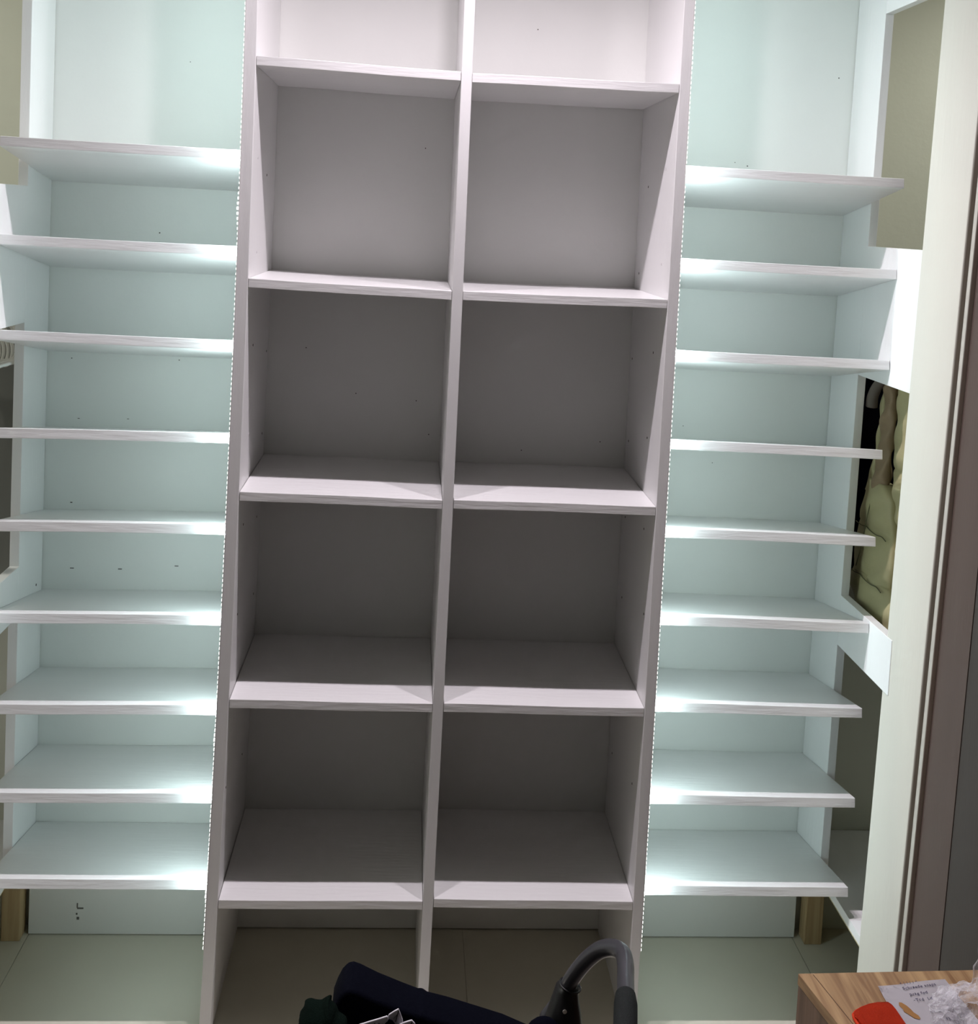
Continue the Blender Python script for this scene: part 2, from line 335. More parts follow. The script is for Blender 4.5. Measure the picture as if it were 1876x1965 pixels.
# side compartments behind the racks: white boards, raw legs, rods
for s in (-1, 1):
    sd = 'left' if s < 0 else 'right'
    a, b = sorted((s * 0.962, s * 1.618))
    lo, hi = (0.238, 0.262)
    pa, pb = sorted((s * 0.934, s * 1.618))
    c = thing('wardrobe_shelf', 'low white board behind the %s rack, on a raw pine leg' % sd, 'shelf', (s * 1.2, 0.15, 0.25))
    link('board', bx(pa, pb, -0.09 if s > 0 else -0.28, WB - 0.002, lo + 0.003, hi), PAINT, c)
    link('raw_edge', bx(pa, pb, -0.09 if s > 0 else -0.28, WB - 0.002, lo, lo + 0.003), RAWEDGE, c)
    la, lb = sorted((s * 0.956, s * 1.000))
    tag(link('support_leg', bx(la, lb, 0.317, 0.359, 0.0, lo), RAWWOOD, bevel=0.002), 'short raw pine leg standing on the floor below the %s rack' % sd, 'leg')
    tag(link('lower_board', bx(a if s > 0 else -1.25, 1.25 if s > 0 else b, -0.05, WB - 0.002, 0.84, 0.858), PAINT), 'white board behind the lower right rail, floor under the hanging coat' if s > 0 else 'white board added behind the lower left rail to block the side fill lamp, under the dark grey sheet', 'shelf')  # the unseen left board is added to stop the side fill lamp's bright patch
    bm = bmesh.new(); ry_ = 0.13 if s < 0 else 0.06; tube(bm, [(s * 0.963, ry_, 1.60), (s * 1.618, ry_, 1.60)], 0.012, 14)
    tag(link('hanging_rod', bm, ALU, smooth=True), 'metal rod behind the upper %s rail carrying hangers' % sd, 'rod')

# ------------------------------------------------------------------ LED strips
def strip(s):
    sl = lL if s < 0 else lR
    o = thing('led_strip', 'thin strip of lit white LEDs on the %s outer edge of the bookcase' % ('left' if s < 0 else 'right'), 'led strip', (s * HW, 0.004, 0.2))
    def x(z): return s * HW + sl(z)
    z0, z1 = 0.197, 2.42
    link('tape', upright(lambda z: min(x(z), x(z) + s * 0.0008), lambda z: max(x(z), x(z) + s * 0.0008), -0.0015, 0.0045, z0, z1), TAPE, o)
    zs = [z0 + 0.004 + 0.0103 * i for i in range(int((z1 - z0) / 0.0103))]
    vis = [z for z in zs if z < 2.18]
    chips = vis[::2][:100]; rest = [z for z in zs if z not in chips]
    def puff(z):
        if s < 0: return max(0, 1 - abs(z - 1.765) / 0.05) * 0.0025 + max(0, 1 - abs(z - 0.655) / 0.035) * 0.0015 + max(0, 1 - abs(z - 0.318) / 0.02) * 0.002
        return max(0, 1 - abs(z - 2.12) / 0.02) * 0.0008
    def chip(bm, z):
        e = 0.0009 + puff(z); hh = 0.0021 + puff(z) * 0.35
        a, b = sorted((x(z) + s * 0.0008, x(z) + s * (0.0012 + e)))
        box(bm, a, b, -0.001 - puff(z) * 0.4, 0.004, z - hh, z + hh)
    for z in chips:
        bm = bmesh.new(); chip(bm, z); link('led_chip', bm, LEDM, o)
    bm = bmesh.new()
    for z in rest: chip(bm, z)
    q = link('led_chips', bm, LEDM, o); q['kind'] = 'stuff'
    ns = 6
    for i in range(ns):                       # the tape's own light, in straight lengths that follow the board
        za, zb = z0 + (z1 - z0) * i / ns, z0 + (z1 - z0) * (i + 1) / ns
        ld = bpy.data.lights.new('led_light', 'AREA'); ld.shape = 'RECTANGLE'; ld.size = zb - za; ld.size_y = 0.005; ld.energy = LED_W / ns; ld.color = LED_COL
        lo = bpy.data.objects.new('led_light', ld); C.objects.link(lo)
        pa, pb = Vector((x(za) + s * 0.0046, 0.0014, za)), Vector((x(zb) + s * 0.0046, 0.0014, zb))
        exx = (pb - pa).normalized(); ez = Vector((-s * math.cos(LED_TILT), -math.sin(LED_TILT), 0)); ez = (ez - exx * ez.dot(exx)).normalized(); ey = ez.cross(exx)
        mm = Matrix((exx, ey, ez)).transposed().to_4x4(); mm.translation = (pa + pb) / 2; lo.matrix_world = mm
        lo.parent = o; lo.matrix_parent_inverse = o.matrix_world.inverted()
strip(-1); strip(1)

# ------------------------------------------------------------------ three ceiling spots in front of the bookcase, two added side fill lamps
for i, (x, y, z) in enumerate(LAMP_XYZ + [(-1.48, 0.10, 2.45), (1.46, 0.10, 2.45)]):  # last two positions: made-up fill lamps that brighten the walls behind the racks
    o = thing('ceiling_spot_or_fill', ['left round ceiling spotlight in front of the bookcase', 'middle round ceiling spotlight in front of the bookcase', 'right round ceiling spotlight in front of the bookcase', 'added round fill lamp over the clothes space beside the left rack', 'added round fill lamp over the clothes space beside the right rack'][i], 'lamp', (x, y, TOP), 'ceiling spotlights over the bookcase')
    bm = bmesh.new(); tube(bm, [(x, y, TOP - 0.001), (x, y, z + 0.004)], 0.045, 24); link('housing', bm, LAMPB, o, smooth=False)
    bm = bmesh.new(); tube(bm, [(x, y, z + 0.0035), (x, y, z + 0.001)], 0.03, 24); link('lamp_face', bm, LAMPM, o)
    ld = bpy.data.lights.new('spot_or_fill_light', 'AREA'); ld.shape = 'DISK'; ld.size = 0.03; ld.energy = LAMP_W if i < 3 else SIDE_FILL_W; ld.color = LAMP_COL if i < 3 else (1.0, 0.98, 0.90)
    ld.use_nodes = True; nt = ld.node_tree; fo = nt.nodes.new('ShaderNodeLightFalloff'); fo.inputs['Strength'].default_value = 1.0
    nt.links.new(fo.outputs['Linear'], nt.nodes['Emission'].inputs['Strength'])
    lo = bpy.data.objects.new('spot_or_fill_light', ld); C.objects.link(lo); lo.location = (x, y, z)
    lo.parent = o; lo.matrix_parent_inverse = o.matrix_world.inverted()

# ------------------------------------------------------------------ clothes on the right
def loft(bm, rows, thick, n=18, seams=(), seed=0, wr=0.0):
    """rows: (z, y0, y1, x) cross-sections; an inflated cloth body, pinched at the seam heights"""
    rnd = random.Random(seed); rings = []
    ph = rnd.random() * 6
    dense = []
    for a, b in zip(rows, rows[1:]):
        m_ = max(3, int(abs(a[0] - b[0]) / 0.006))
        for i in range(m_):
            u = i / m_; dense.append(tuple(a[j] + (b[j] - a[j]) * u for j in range(4)))
    dense.append(rows[-1])
    for (z, y0, y1, x) in dense:
        pin = 1.0
        for sz in seams: pin = min(pin, 0.55 + 0.45 * min(1, (abs(z - sz) / 0.035)) ** 0.5)
        c = (y0 + y1) / 2; h = (y1 - y0) / 2; ring = []
        for k in range(n):
            a = 2 * PI * k / n; ca, sa = math.cos(a), math.sin(a)
            yy = c + h * math.copysign(abs(ca) ** 0.75, ca)
            xx = x + thick * pin * math.copysign(abs(sa) ** 0.6, sa) + wr * math.sin(z * 90 + yy * 60 + ph) * sa
            ring.append(bm.verts.new((xx, yy, z)))
        rings.append(ring)
    for A, B in zip(rings, rings[1:]):
        for k in range(n): bm.faces.new((A[k], A[(k + 1) % n], B[(k + 1) % n], B[k]))
    bm.faces.new(rings[0]); bm.faces.new(rings[-1][::-1])
    return bm
coat = thing('puffer_coat', 'olive green quilted puffer coat with tan lining hanging behind the right rack', 'coat', (1.04, 0.07, 0.9))
link('body', loft(bmesh.new(), [(1.53, -0.02, 0.09, 1.03), (1.45, -0.085, 0.137, 1.03), (1.38, -0.085, 0.124, 1.03), (1.31, -0.085, 0.128, 1.03), (1.25, -0.085, 0.136, 1.03), (1.19, -0.085, 0.11, 1.03), (1.12, -0.085, 0.085, 1.032), (1.02, -0.085, 0.08, 1.034), (0.94, -0.085, 0.08, 1.036)], 0.042, 30, (1.255, 1.12, 1.01), 1, 0.004), PUFF, coat, smooth=True)
link('front_flap', loft(bmesh.new(), [(1.215, 0.120, 0.205, 1.000), (1.19, 0.082, 0.222, 0.998), (1.13, 0.062, 0.245, 0.996), (1.08, 0.058, 0.256, 0.996), (1.01, 0.060, 0.266, 0.997), (0.985, 0.070, 0.262, 0.998)], 0.018, 30, (1.105,), 2, 0.003), PUFF, coat, smooth=True)
link('hem', loft(bmesh.new(), [(0.995, 0.065, 0.262, 0.998), (0.975, 0.03, 0.270, 0.996), (0.950, 0.0, 0.272, 0.995), (0.922, 0.0, 0.235, 0.995), (0.905, 0.0, 0.17, 0.997)], 0.024, 30, (0.992,), 3, 0.003), PUFF, coat, smooth=True)
link('lining', loft(bmesh.new(), [(1.47, 0.12, 0.150, 1.0), (1.44, 0.128, 0.160, 0.999), (1.37, 0.116, 0.172, 0.998), (1.31, 0.120, 0.176, 0.998), (1.245, 0.130, 0.188, 0.997), (1.18, 0.125, 0.190, 0.996)], 0.013, 18, (1.38, 1.29), 4, 0.006), LINING, coat, smooth=True)
link('edge_piping', loft(bmesh.new(), [(1.45, 0.158, 0.178, 1.002), (1.37, 0.168, 0.186, 1.0), (1.31, 0.172, 0.190, 0.999), (1.245, 0.184, 0.202, 0.998), (1.18, 0.188, 0.235, 0.996)], 0.010, 12, (), 5, 0.003), PUFF, coat, smooth=True)
for zc, ya, yb, xx in ((1.10, 0.075, 0.245, 0.979), (0.985, 0.07, 0.258, 0.974)):
    bm = bmesh.new(); tube(bm, catmull([(xx + 0.003 * abs(math.sin(i)), ya + (yb - ya) * i / 6, zc + 0.0025 * math.sin(i * 2.1)) for i in range(7)], 4), 0.0012, 6)
    link('seam', bm, SEAMM, coat)
bm = bmesh.new(); tube(bm, catmull([(0.978, 0.165, 1.17), (0.977, 0.18, 1.12), (0.977, 0.195, 1.06), (0.976, 0.218, 1.0)], 5), 0.0012, 6); link('seam', bm, SEAMM, coat)
h = thing('coat_hanger', 'grey-brown velvet hanger holding the olive coat', 'hanger', (1.02, 0.06, 1.6))
bm = bmesh.new(); tube(bm, catmull([(0.972, 0.186, 1.384), (0.972, 0.182, 1.410), (0.974, 0.158, 1.442), (0.986, 0.118, 1.472), (1.02, 0.06, 1.515), (1.03, 0.01, 1.50), (1.03, -0.07, 1.46)], 6), lambda t_: 0.012 * (0.8 + 0.3 * math.cos(t_ * PI)), 12); link('arm', bm, GREYHANG, h, smooth=True)
bm = bmesh.new(); tube(bm, catmull([(1.02, 0.06, 1.515), (1.02, 0.06, 1.56), (1.02, 0.078, 1.585), (1.02, 0.076, 1.612), (1.02, 0.06, 1.617), (1.02, 0.044, 1.605)], 6), 0.002, 8); link('hook', bm, ALU, h, smooth=True)
nv = thing('dark_garment', 'dark navy garment hanging behind the olive coat', 'clothes', (1.2, 0.33, 0.9))
link('cloth', loft(bmesh.new(), [(1.59, 0.1, 0.14, 1.22), (1.53, -0.03, 0.365, 1.22), (1.45, -0.04, 0.37, 1.21), (1.2, -0.04, 0.372, 1.20), (1.0, -0.04, 0.372, 1.20), (0.90, -0.04, 0.372, 1.20)], 0.024, 24, (), 6, 0.003), NAVY, nv, smooth=True)
link('sleeve', loft(bmesh.new(), [(1.50, 0.34, 0.366, 1.10), (1.40, 0.335, 0.372, 1.11), (1.1, 0.335, 0.372, 1.11), (0.93, 0.335, 0.372, 1.11)], 0.09, 14, (), 7, 0.003), NAVY, nv, smooth=True)
tag(link('folded_garment', loft(bmesh.new(), [(0.8585, 0.0, 0.30, 1.06), (0.875, -0.02, 0.31, 1.06), (0.893, 0.0, 0.30, 1.06)], 0.085, 24, (), 8, 0.004), PURPLE, smooth=True), 'black purple garment lying under the hem of the olive coat', 'clothes')

# ------------------------------------------------------------------ hangers and dark grey sheet on the left
ch = thing('dark_grey_sheet', 'dark grey sheet that keeps the opening behind the left rack dark, below the white hangers', 'cloth', (-1.35, 0.35, 0.9))
link('cloth', loft(bmesh.new(), [(1.585, 0.345, 0.366, -1.2), (1.4, 0.345, 0.368, -1.2), (1.1, 0.345, 0.368, -1.2), (0.862, 0.345, 0.368, -1.2)], 0.22, 30, (), 9, 0.0), CHAR, ch, smooth=True)  # flat dark grey sheet that keeps the opening below the hangers dark
def hanger(dx, tipy, dz=0.0):
    x = dx
    o = thing('clothes_hanger', '', 'hanger', (x, 0.13, 1.617 + 0), 'white plastic hangers on the left rod')
    tz = 1.405 + dz; h = tipy - 0.13
    pts = [(x, 0.13, 1.535), (x, tipy - h * 0.5, 1.487 + dz), (x, tipy - 0.035, 1.448 + dz), (x, tipy - 0.008, 1.425 + dz), (x, tipy, tz), (x, tipy - 0.008, tz - 0.017), (x, tipy - 0.03, tz - 0.028), (x, tipy - h * 0.4, tz - 0.024), (x, 0.13, tz - 0.02),
           (x, 0.26 - tipy + h * 0.4, tz - 0.024), (x, 0.26 - tipy + 0.03, tz - 0.028), (x, 0.26 - tipy + 0.008, tz - 0.017), (x, 0.26 - tipy, tz), (x, 0.26 - tipy + 0.008, 1.425 + dz), (x, 0.26 - tipy + 0.035, 1.448 + dz), (x, 0.26 - tipy + h * 0.5, 1.487 + dz)]
    bm = bmesh.new(); tube(bm, catmull(pts + [pts[0]], 5)[:-1], 0.0042, 8, closed=True); link('frame', bm, HANGW, o, smooth=True)
    bm = bmesh.new(); tube(bm, catmull([(x, 0.13, 1.535), (x, 0.13, 1.565), (x, 0.147, 1.585), (x, 0.146, 1.612), (x, 0.13, 1.6165), (x, 0.1145, 1.603)], 6), 0.0022, 8); link('hook', bm, ALU, o, smooth=True)
    return o
specs = [(-0.988 - 0.011 * i, 0.318 - 0.006 * (i % 2), -0.004 * i) for i in range(9)] + [(-1.13 - 0.012 * i, 0.335 - 0.004 * i, 0.01) for i in range(3)]
specs = HANGERS or specs
for i, a in enumerate(specs):
    o = hanger(*a)
    o['label'] = 'white plastic hanger tip in the long dense row behind the left rack' if i < 9 else 'white plastic hanger tip in the small bunch nearest the left rack post'
    o['group'] = 'long row of white hangers' if i < 9 else 'small bunch of white hangers'

# ------------------------------------------------------------------ cabinet with the things on it
TZ = 0.60
cb = thing('side_cabinet', 'low oak-look cabinet in the near right corner, paper and red cloth on top', 'cabinet', (0.75, -0.95, 0))
TX0 = 0.5655
def tx(y): return TX0 + (-(y + 0.647)) * 0.198
bm = bmesh.new(); hexa(bm, [(tx(-0.64), -0.642, TZ - 0.018), (tx(-1.2), -1.2, TZ - 0.018), (0.935, -1.2, TZ - 0.018), (0.935, -0.630, TZ - 0.018),
                            (tx(-0.64), -0.642, TZ), (tx(-1.2), -1.2, TZ), (0.935, -1.2, TZ), (0.935, -0.630, TZ)])
link('top', bm, OAK, cb, bevel=0.0008)
bm = bmesh.new(); hexa(bm, [(tx(-0.64) + 0.001, -0.644, -0.018), (tx(-1.2) + 0.001, -1.2, -0.018), (tx(-1.2) + 0.018, -1.2, -0.018), (tx(-0.64) + 0.018, -0.644, -0.018),
                            (tx(-0.64) + 0.001, -0.644, TZ - 0.0185), (tx(-1.2) + 0.001, -1.2, TZ - 0.0185), (tx(-1.2) + 0.018, -1.2, TZ - 0.0185), (tx(-0.64) + 0.018, -0.644, TZ - 0.0185)])
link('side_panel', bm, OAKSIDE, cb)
bm = bmesh.new(); hexa(bm, [(tx(-0.64) + 0.019, -0.646, -0.018), (tx(-0.66) + 0.019, -0.66, -0.018), (0.93, -0.66, -0.018), (0.93, -0.64, -0.018),
                            (tx(-0.64) + 0.019, -0.646, TZ - 0.0185), (tx(-0.66) + 0.019, -0.66, TZ - 0.0185), (0.93, -0.66, TZ - 0.0185), (0.93, -0.64, TZ - 0.0185)])
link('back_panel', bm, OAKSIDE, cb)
bm = bmesh.new(); hexa(bm, [(tx(-0.645) + 0.022, -0.645, TZ + 0.0001), (tx(-1.2) + 0.022, -1.2, TZ + 0.0001), (tx(-1.2) + 0.0232, -1.2, TZ + 0.0001), (tx(-0.645) + 0.0232, -0.645, TZ + 0.0001),
                            (tx(-0.645) + 0.022, -0.645, TZ + 0.0004), (tx(-1.2) + 0.022, -1.2, TZ + 0.0004), (tx(-1.2) + 0.0232, -1.2, TZ + 0.0004), (tx(-0.645) + 0.0232, -0.645, TZ + 0.0004)])
link('inlay_line', bm, mat('dark_groove', (0.10, 0.055, 0.03), 0.6), cb)
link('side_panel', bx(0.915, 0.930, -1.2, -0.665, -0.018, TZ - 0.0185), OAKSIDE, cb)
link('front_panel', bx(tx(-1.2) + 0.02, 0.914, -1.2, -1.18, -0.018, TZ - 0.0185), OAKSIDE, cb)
# paper with handwriting
pz = TZ + 0.0015
pp = thing('paper_sheet', 'white sheet with blue handwriting and a brown stain on the oak cabinet top', 'paper', (0.74, -0.75, TZ))
bm = bmesh.new(); NX, NY = 14, 14; g = []
c00, c10, c01, c11 = Vector((0.680, -0.677, 0)), Vector((0.798, -0.658, 0)), Vector((0.700, -0.900, 0)), Vector((0.830, -0.885, 0))
c01 = Vector((0.682, -0.830, 0)); c11 = Vector((0.812, -0.815, 0))
for j in range(NY + 1):
    row = []
    for i in range(NX + 1):
        u, v = i / NX, j / NY; p_ = c00.lerp(c10, u).lerp(c01.lerp(c11, u), v)
        row.append(bm.verts.new((p_.x, p_.y, pz + 0.0012 * (1 - math.cos(u * 5)) * (1 - v * 0.5) + (0.003 * (1 - v * 8) * max(0, 1 - u * 3) if v < 0.125 else 0))))
    g.append(row)
for j in range(NY):
    for i in range(NX): bm.faces.new((g[j][i], g[j][i + 1], g[j + 1][i + 1], g[j + 1][i]))
bmesh.ops.solidify(bm, geom=bm.faces[:], thickness=0.0003)
link('sheet', bm, PAPER, pp, smooth=True)
def write(txt, x, y, size, ang, squash=1.0):
    cu = bpy.data.curves.new('handwriting', 'FONT'); cu.body = txt; cu.size = size; cu.shear = 0.25; cu.extrude = 0.00012; cu.space_character = 1.15
    o = bpy.data.objects.new('tmp_text', cu); C.objects.link(o)
    bpy.context.view_layer.update()
    me = bpy.data.meshes.new_from_object(o.evaluated_get(bpy.context.evaluated_depsgraph_get())); bpy.data.objects.remove(o)
    rnd = random.Random(len(txt)); co, si = math.cos(ang), math.sin(ang)
    for v in me.vertices:
        X_, Y_, Z_ = v.co; Y_ *= squash; Y_ += 0.0004 * math.sin(X_ * 700)
        v.co = (x + X_ * co - Y_ * si, y + X_ * si + Y_ * co, pz + 0.0034 + Z_)
    me.materials.clear(); me.materials.append(INK)
    q = bpy.data.objects.new('handwriting', me); C.objects.link(q); q.parent = pp; q.matrix_parent_inverse = pp.matrix_world.inverted()
write('\u2022 | i i i \u2022', 0.7175, -0.6745, 0.008, 0.16)
write('Schreede snaps', 0.717, -0.686, 0.0082, 0.18)
write('prag fod', 0.722, -0.699, 0.0082, 0.16)
write('-Tcd  Ld', 0.723, -0.712, 0.0082, 0.16)
write('. -', 0.765, -0.712, 0.0082, 0.16)
write('na  Ka', 0.738, -0.735, 0.008, 0.1)
write('<  ss', 0.744, -0.752, 0.008, 0.1)
bm = bmesh.new()
def blob(bm, pts, z, h=0.0002):
    vs_ = [bm.verts.new((x, y, z)) for x, y in pts]; f = bm.faces.new(vs_); r_ = bmesh.ops.extrude_face_region(bm, geom=[f])
    for v in r_['geom']:
        if isinstance(v, bmesh.types.BMVert): v.co.z += h
blob(bm, [(0.6985, -0.7115), (0.7025, -0.7120), (0.7075, -0.7185), (0.7105, -0.7260), (0.7120, -0.7330), (0.7165, -0.7400), (0.7170, -0.7455), (0.7140, -0.7480), (0.7080, -0.7455), (0.7040, -0.7400), (0.7010, -0.7350), (0.6975, -0.7320), (0.6985, -0.7265), (0.6960, -0.7180)], pz + 0.0014)
link('stain', bm, STAIN, pp)

# red cloth
def sheet_fold(pts, z, th, m_, name, parent=None):
    bm = bmesh.new(); vs_ = [bm.verts.new((x, y, z)) for x, y in pts]; f = bm.faces.new(vs_); r_ = bmesh.ops.extrude_face_region(bm, geom=[f])
    for v in r_['geom']:
        if isinstance(v, bmesh.types.BMVert): v.co.z += th
    return link(name, bm, m_, parent, bevel=th * 0.42)
rc = thing('red_cloth', 'folded orange-red felt cloth half under the white paper', 'cloth', (0.65, -0.78, TZ))
sheet_fold([(0.6115, -0.745), (0.6135, -0.738), (0.6200, -0.7315), (0.6330, -0.7240), (0.6480, -0.7175), (0.6610, -0.7145), (0.6795, -0.7140), (0.683, -0.76), (0.690, -0.86), (0.615, -0.86)], TZ + 0.0006, 0.0060, REDC, 'lower_fold', rc)
bm = bmesh.new(); rows = []
top = [(0.6128, -0.7475), (0.6150, -0.7400), (0.6215, -0.7335), (0.6340, -0.7262), (0.6490, -0.7196), (0.6620, -0.7165), (0.6790, -0.7160)]
for i, (x, y) in enumerate(top):
    col = []
    for j in range(9):
        v = j / 8; a = v * 1.0
        yy = y - 0.11 * v ** 1.1; xx = x + (0.006 * v)
        zz = TZ + 0.0072 + 0.006 * math.sin(min(1, v * 4) * PI / 2) * (0.8 + 0.2 * math.cos(i))
        col.append(bm.verts.new((xx, yy, zz)))
    rows.append(col)
for a, b in zip(rows, rows[1:]):
    for j in range(8): bm.faces.new((a[j], b[j], b[j + 1], a[j + 1]))
bmesh.ops.solidify(bm, geom=bm.faces[:], thickness=0.004)
link('upper_fold', bm, REDC, rc, smooth=True)

# crumpled clear bag
from mathutils import noise
def crumple(rings, seed, amp, freq, n=44):
    bm = bmesh.new(); R_ = []
    dense = []
    for a, b in zip(rings, rings[1:]):
        for i in range(9):
            u = i / 9; dense.append([a[j] + (b[j] - a[j]) * u for j in range(6)])
    dense.append(rings[-1])
    for (x, y, z, rx, ry, tw) in dense:
        ring = []
        for k in range(n):
            a = 2 * PI * k / n + tw
            p_ = Vector((x + rx * math.cos(a), y + ry * math.sin(a), z))
            q_ = noise.noise_vector(p_ * freq + Vector((seed, 0, 0))) + 0.5 * noise.noise_vector(p_ * freq * 2.6 + Vector((0, seed, 0)))
            ridge = abs(noise.noise(p_ * freq * 1.4 + Vector((0, 0, seed)))) * 1.6
            s_ = min(1, max(rx, ry) / 0.03)
            v = p_ + q_ * amp * s_ - Vector((math.cos(a), math.sin(a), 0)) * ridge * amp * s_
            v.z = max(v.z, TZ + 0.004)
            ring.append(bm.verts.new(v))
        R_.append(ring)
    for A, B in zip(R_, R_[1:]):
        for k in range(n): bm.faces.new((A[k], A[(k + 1) % n], B[(k + 1) % n], B[k]))
    bm.faces.new(R_[-1])
    return bm
bag = thing('plastic_bag', 'crumpled clear plastic bag at the right of the paper on the cabinet', 'bag', (0.82, -0.75, TZ))
link('film', crumple([(0.815, -0.765, 0.605, 0.060, 0.060, 0), (0.815, -0.765, 0.622, 0.062, 0.060, .1), (0.815, -0.757, 0.638, 0.045, 0.045, .2), (0.817, -0.742, 0.650, 0.024, 0.028, .4), (0.824, -0.725, 0.662, 0.017, 0.022, .7), (0.826, -0.712, 0.676, 0.013, 0.016, 1.0), (0.825, -0.706, 0.686, 0.004, 0.006, 1.2)], 3.1, 0.014, 28), FILM, bag)
link('film_tail', crumple([(0.752, -0.752, 0.606, 0.028, 0.030, 0), (0.754, -0.750, 0.612, 0.027, 0.030, .1), (0.757, -0.745, 0.621, 0.019, 0.022, .3), (0.768, -0.735, 0.629, 0.010, 0.013, .5), (0.778, -0.722, 0.634, 0.005, 0.006, .7)], 8.4, 0.010, 45), FILM, bag)
link('film_twist', crumple([(0.762, -0.705, 0.607, 0.010, 0.014, 0), (0.775, -0.708, 0.617, 0.011, 0.011, .4), (0.790, -0.712, 0.628, 0.010, 0.010, .8), (0.800, -0.716, 0.636, 0.007, 0.008, 1.2)], 5.4, 0.008, 60), FILM, bag)

# ------------------------------------------------------------------ stroller in the foreground
st = thing('stroller', 'dark stroller in the near foreground with grey handlebar and black foam grip', 'stroller', (0.03, -0.85, -0.018))
H = catmull([(0.172, -0.595, 0.490), (0.190, -0.608, 0.530), (0.204, -0.630, 0.583), (0.221, -0.650, 0.626), (0.238, -0.670, 0.657), (0.253, -0.692, 0.675), (0.2625, -0.716, 0.683), (0.262, -0.742, 0.683), (0.257, -0.770, 0.680), (0.251, -0.805, 0.678)], 8)
bm = bmesh.new(); tube(bm, H, 0.0125, 20); link('handlebar', bm, GUN, st, smooth=True)
G2 = catmull([(0.2515, -0.800, 0.6782), (0.246, -0.830, 0.676), (0.238, -0.868, 0.672), (0.222, -0.930, 0.664), (0.185, -0.990, 0.655), (0.120, -1.020, 0.650), (0.02, -1.03, 0.650), (-0.08, -1.01, 0.65)], 8)
bm = bmesh.new(); tube(bm, G2, lambda t_: 0.0145 + 0.0022 * min(1, t_ * 12), 22); link('foam_grip', bm, FOAM, st, smooth=True)
H2 = catmull([(-0.08, -1.01, 0.65), (-0.13, -0.96, 0.645), (-0.165, -0.88, 0.62), (-0.175, -0.78, 0.56), (-0.175, -0.70, 0.50)], 8)
bm = bmesh.new(); tube(bm, H2, 0.0125, 20); link('handlebar', bm, GUN, st, smooth=True)
# folding joint
bm = bmesh.new(); rings = []
for (x, y, z, a, b) in ((0.2015, -0.622, 0.566, 0.0150, 0.016), (0.1990, -0.619, 0.560, 0.0175, 0.019), (0.1975, -0.620, 0.545, 0.0200, 0.023), (0.1965, -0.622, 0.525, 0.0255, 0.027), (0.1960, -0.622, 0.505, 0.0290, 0.030), (0.1960, -0.622, 0.47, 0.0300, 0.030), (0.1960, -0.622, 0.43, 0.026, 0.028)):
    rings.append([bm.verts.new((x + a * math.copysign(abs(math.cos(q)) ** 0.7, math.cos(q)), y + b * math.copysign(abs(math.sin(q)) ** 0.7, math.sin(q)), z)) for q in [2 * PI * k / 24 for k in range(24)]])
for A, B in zip(rings, rings[1:]):
    for k in range(24): bm.faces.new((A[k], A[(k + 1) % 24], B[(k + 1) % 24], B[k]))
bm.faces.new(rings[0]); bm.faces.new(rings[-1][::-1])
jt = link('folding_joint', bm, BLACKP, st, smooth=True)
bm = bmesh.new(); tube(bm, [(0.2025 + 0.0165 * math.cos(a), -0.6235 + 0.0172 * math.sin(a), 0.5665 - 0.004 * math.cos(a)) for a in [2 * PI * k / 28 for k in range(28)]], 0.0016, 8, closed=True); link('collar', bm, BLACKP, jt, smooth=True)
link('screw', disc((0.1925, -0.6452, 0.539), (0, -1, 0.25), 0.0034, 0.001, 14), ALU, jt, smooth=False)
bm = bmesh.new(); bmesh.ops.create_uvsphere(bm, u_segments=20, v_segments=12, radius=1, matrix=Matrix.Translation((0.160, -0.650, 0.492)) @ Matrix.Diagonal((0.033, 0.025, 0.040, 1)))
link('fabric_corner', bm, NAVY, st, smooth=True)
# seat back
def prism_y(pts, y0, y1, name, m_, parent, bev):
    bm = bmesh.new(); vs_ = [bm.verts.new((x, y0, z)) for x, z in pts]; f = bm.faces.new(vs_); r_ = bmesh.ops.extrude_face_region(bm, geom=[f])
    for v in r_['geom']:
        if isinstance(v, bmesh.types.BMVert): v.co.y = y1 + (v.co.z - 0.5) * 0.15
    return link(name, bm, m_, parent, bevel=bev, smooth=True)
prism_y([(-0.175, 0.30), (-0.170, 0.545), (-0.1645, 0.561), (-0.158, 0.574), (-0.150, 0.582), (-0.141, 0.5835), (-0.131, 0.5805), (-0.10, 0.5665), (-0.060, 0.5515), (-0.037, 0.5435), (-0.030, 0.5440), (-0.022, 0.5385), (0.010, 0.5310), (0.10, 0.505), (0.15, 0.485), (0.155, 0.30)], -0.66, -0.60, 'seat_back', NAVY, st, 0.006)
link('seat', bx(-0.16, 0.15, -1.0, -0.62, 0.26, 0.32), NAVY, st, bevel=0.02)
for sx in (-0.19, 0.196):
    bm = bmesh.new(); tube(bm, [(sx, -0.62, 0.46), (sx, -0.95, 0.08)], 0.011, 12); link('frame_tube', bm, GUN, st, smooth=True)
    bm = bmesh.new(); tube(bm, [(sx, -0.80, 0.26), (sx, -0.52, 0.06)], 0.011, 12); link('frame_tube', bm, GUN, st, smooth=True)
    for y in (-0.97, -0.50):
        bm = bmesh.new(); r0 = 0.062
        tube(bm, [(sx + 0.0, y + r0 * math.cos(a), 0.0625 + r0 * math.sin(a)) for a in [2 * PI * k / 28 for k in range(28)]], 0.016, 10, closed=True)
        wl = link('wheel', bm, BLACKP, st, smooth=True)
        bm = bmesh.new(); tube(bm, [(sx - 0.014, y, 0.0625), (sx + 0.014, y, 0.0625)], 0.018, 16)
        for k in range(5):
            a = 2 * PI * k / 5; tube(bm, [(sx, y, 0.0625), (sx, y + 0.055 * math.cos(a), 0.0625 + 0.055 * math.sin(a))], 0.006, 8)
        link('hub', bm, GUN, wl, smooth=True)

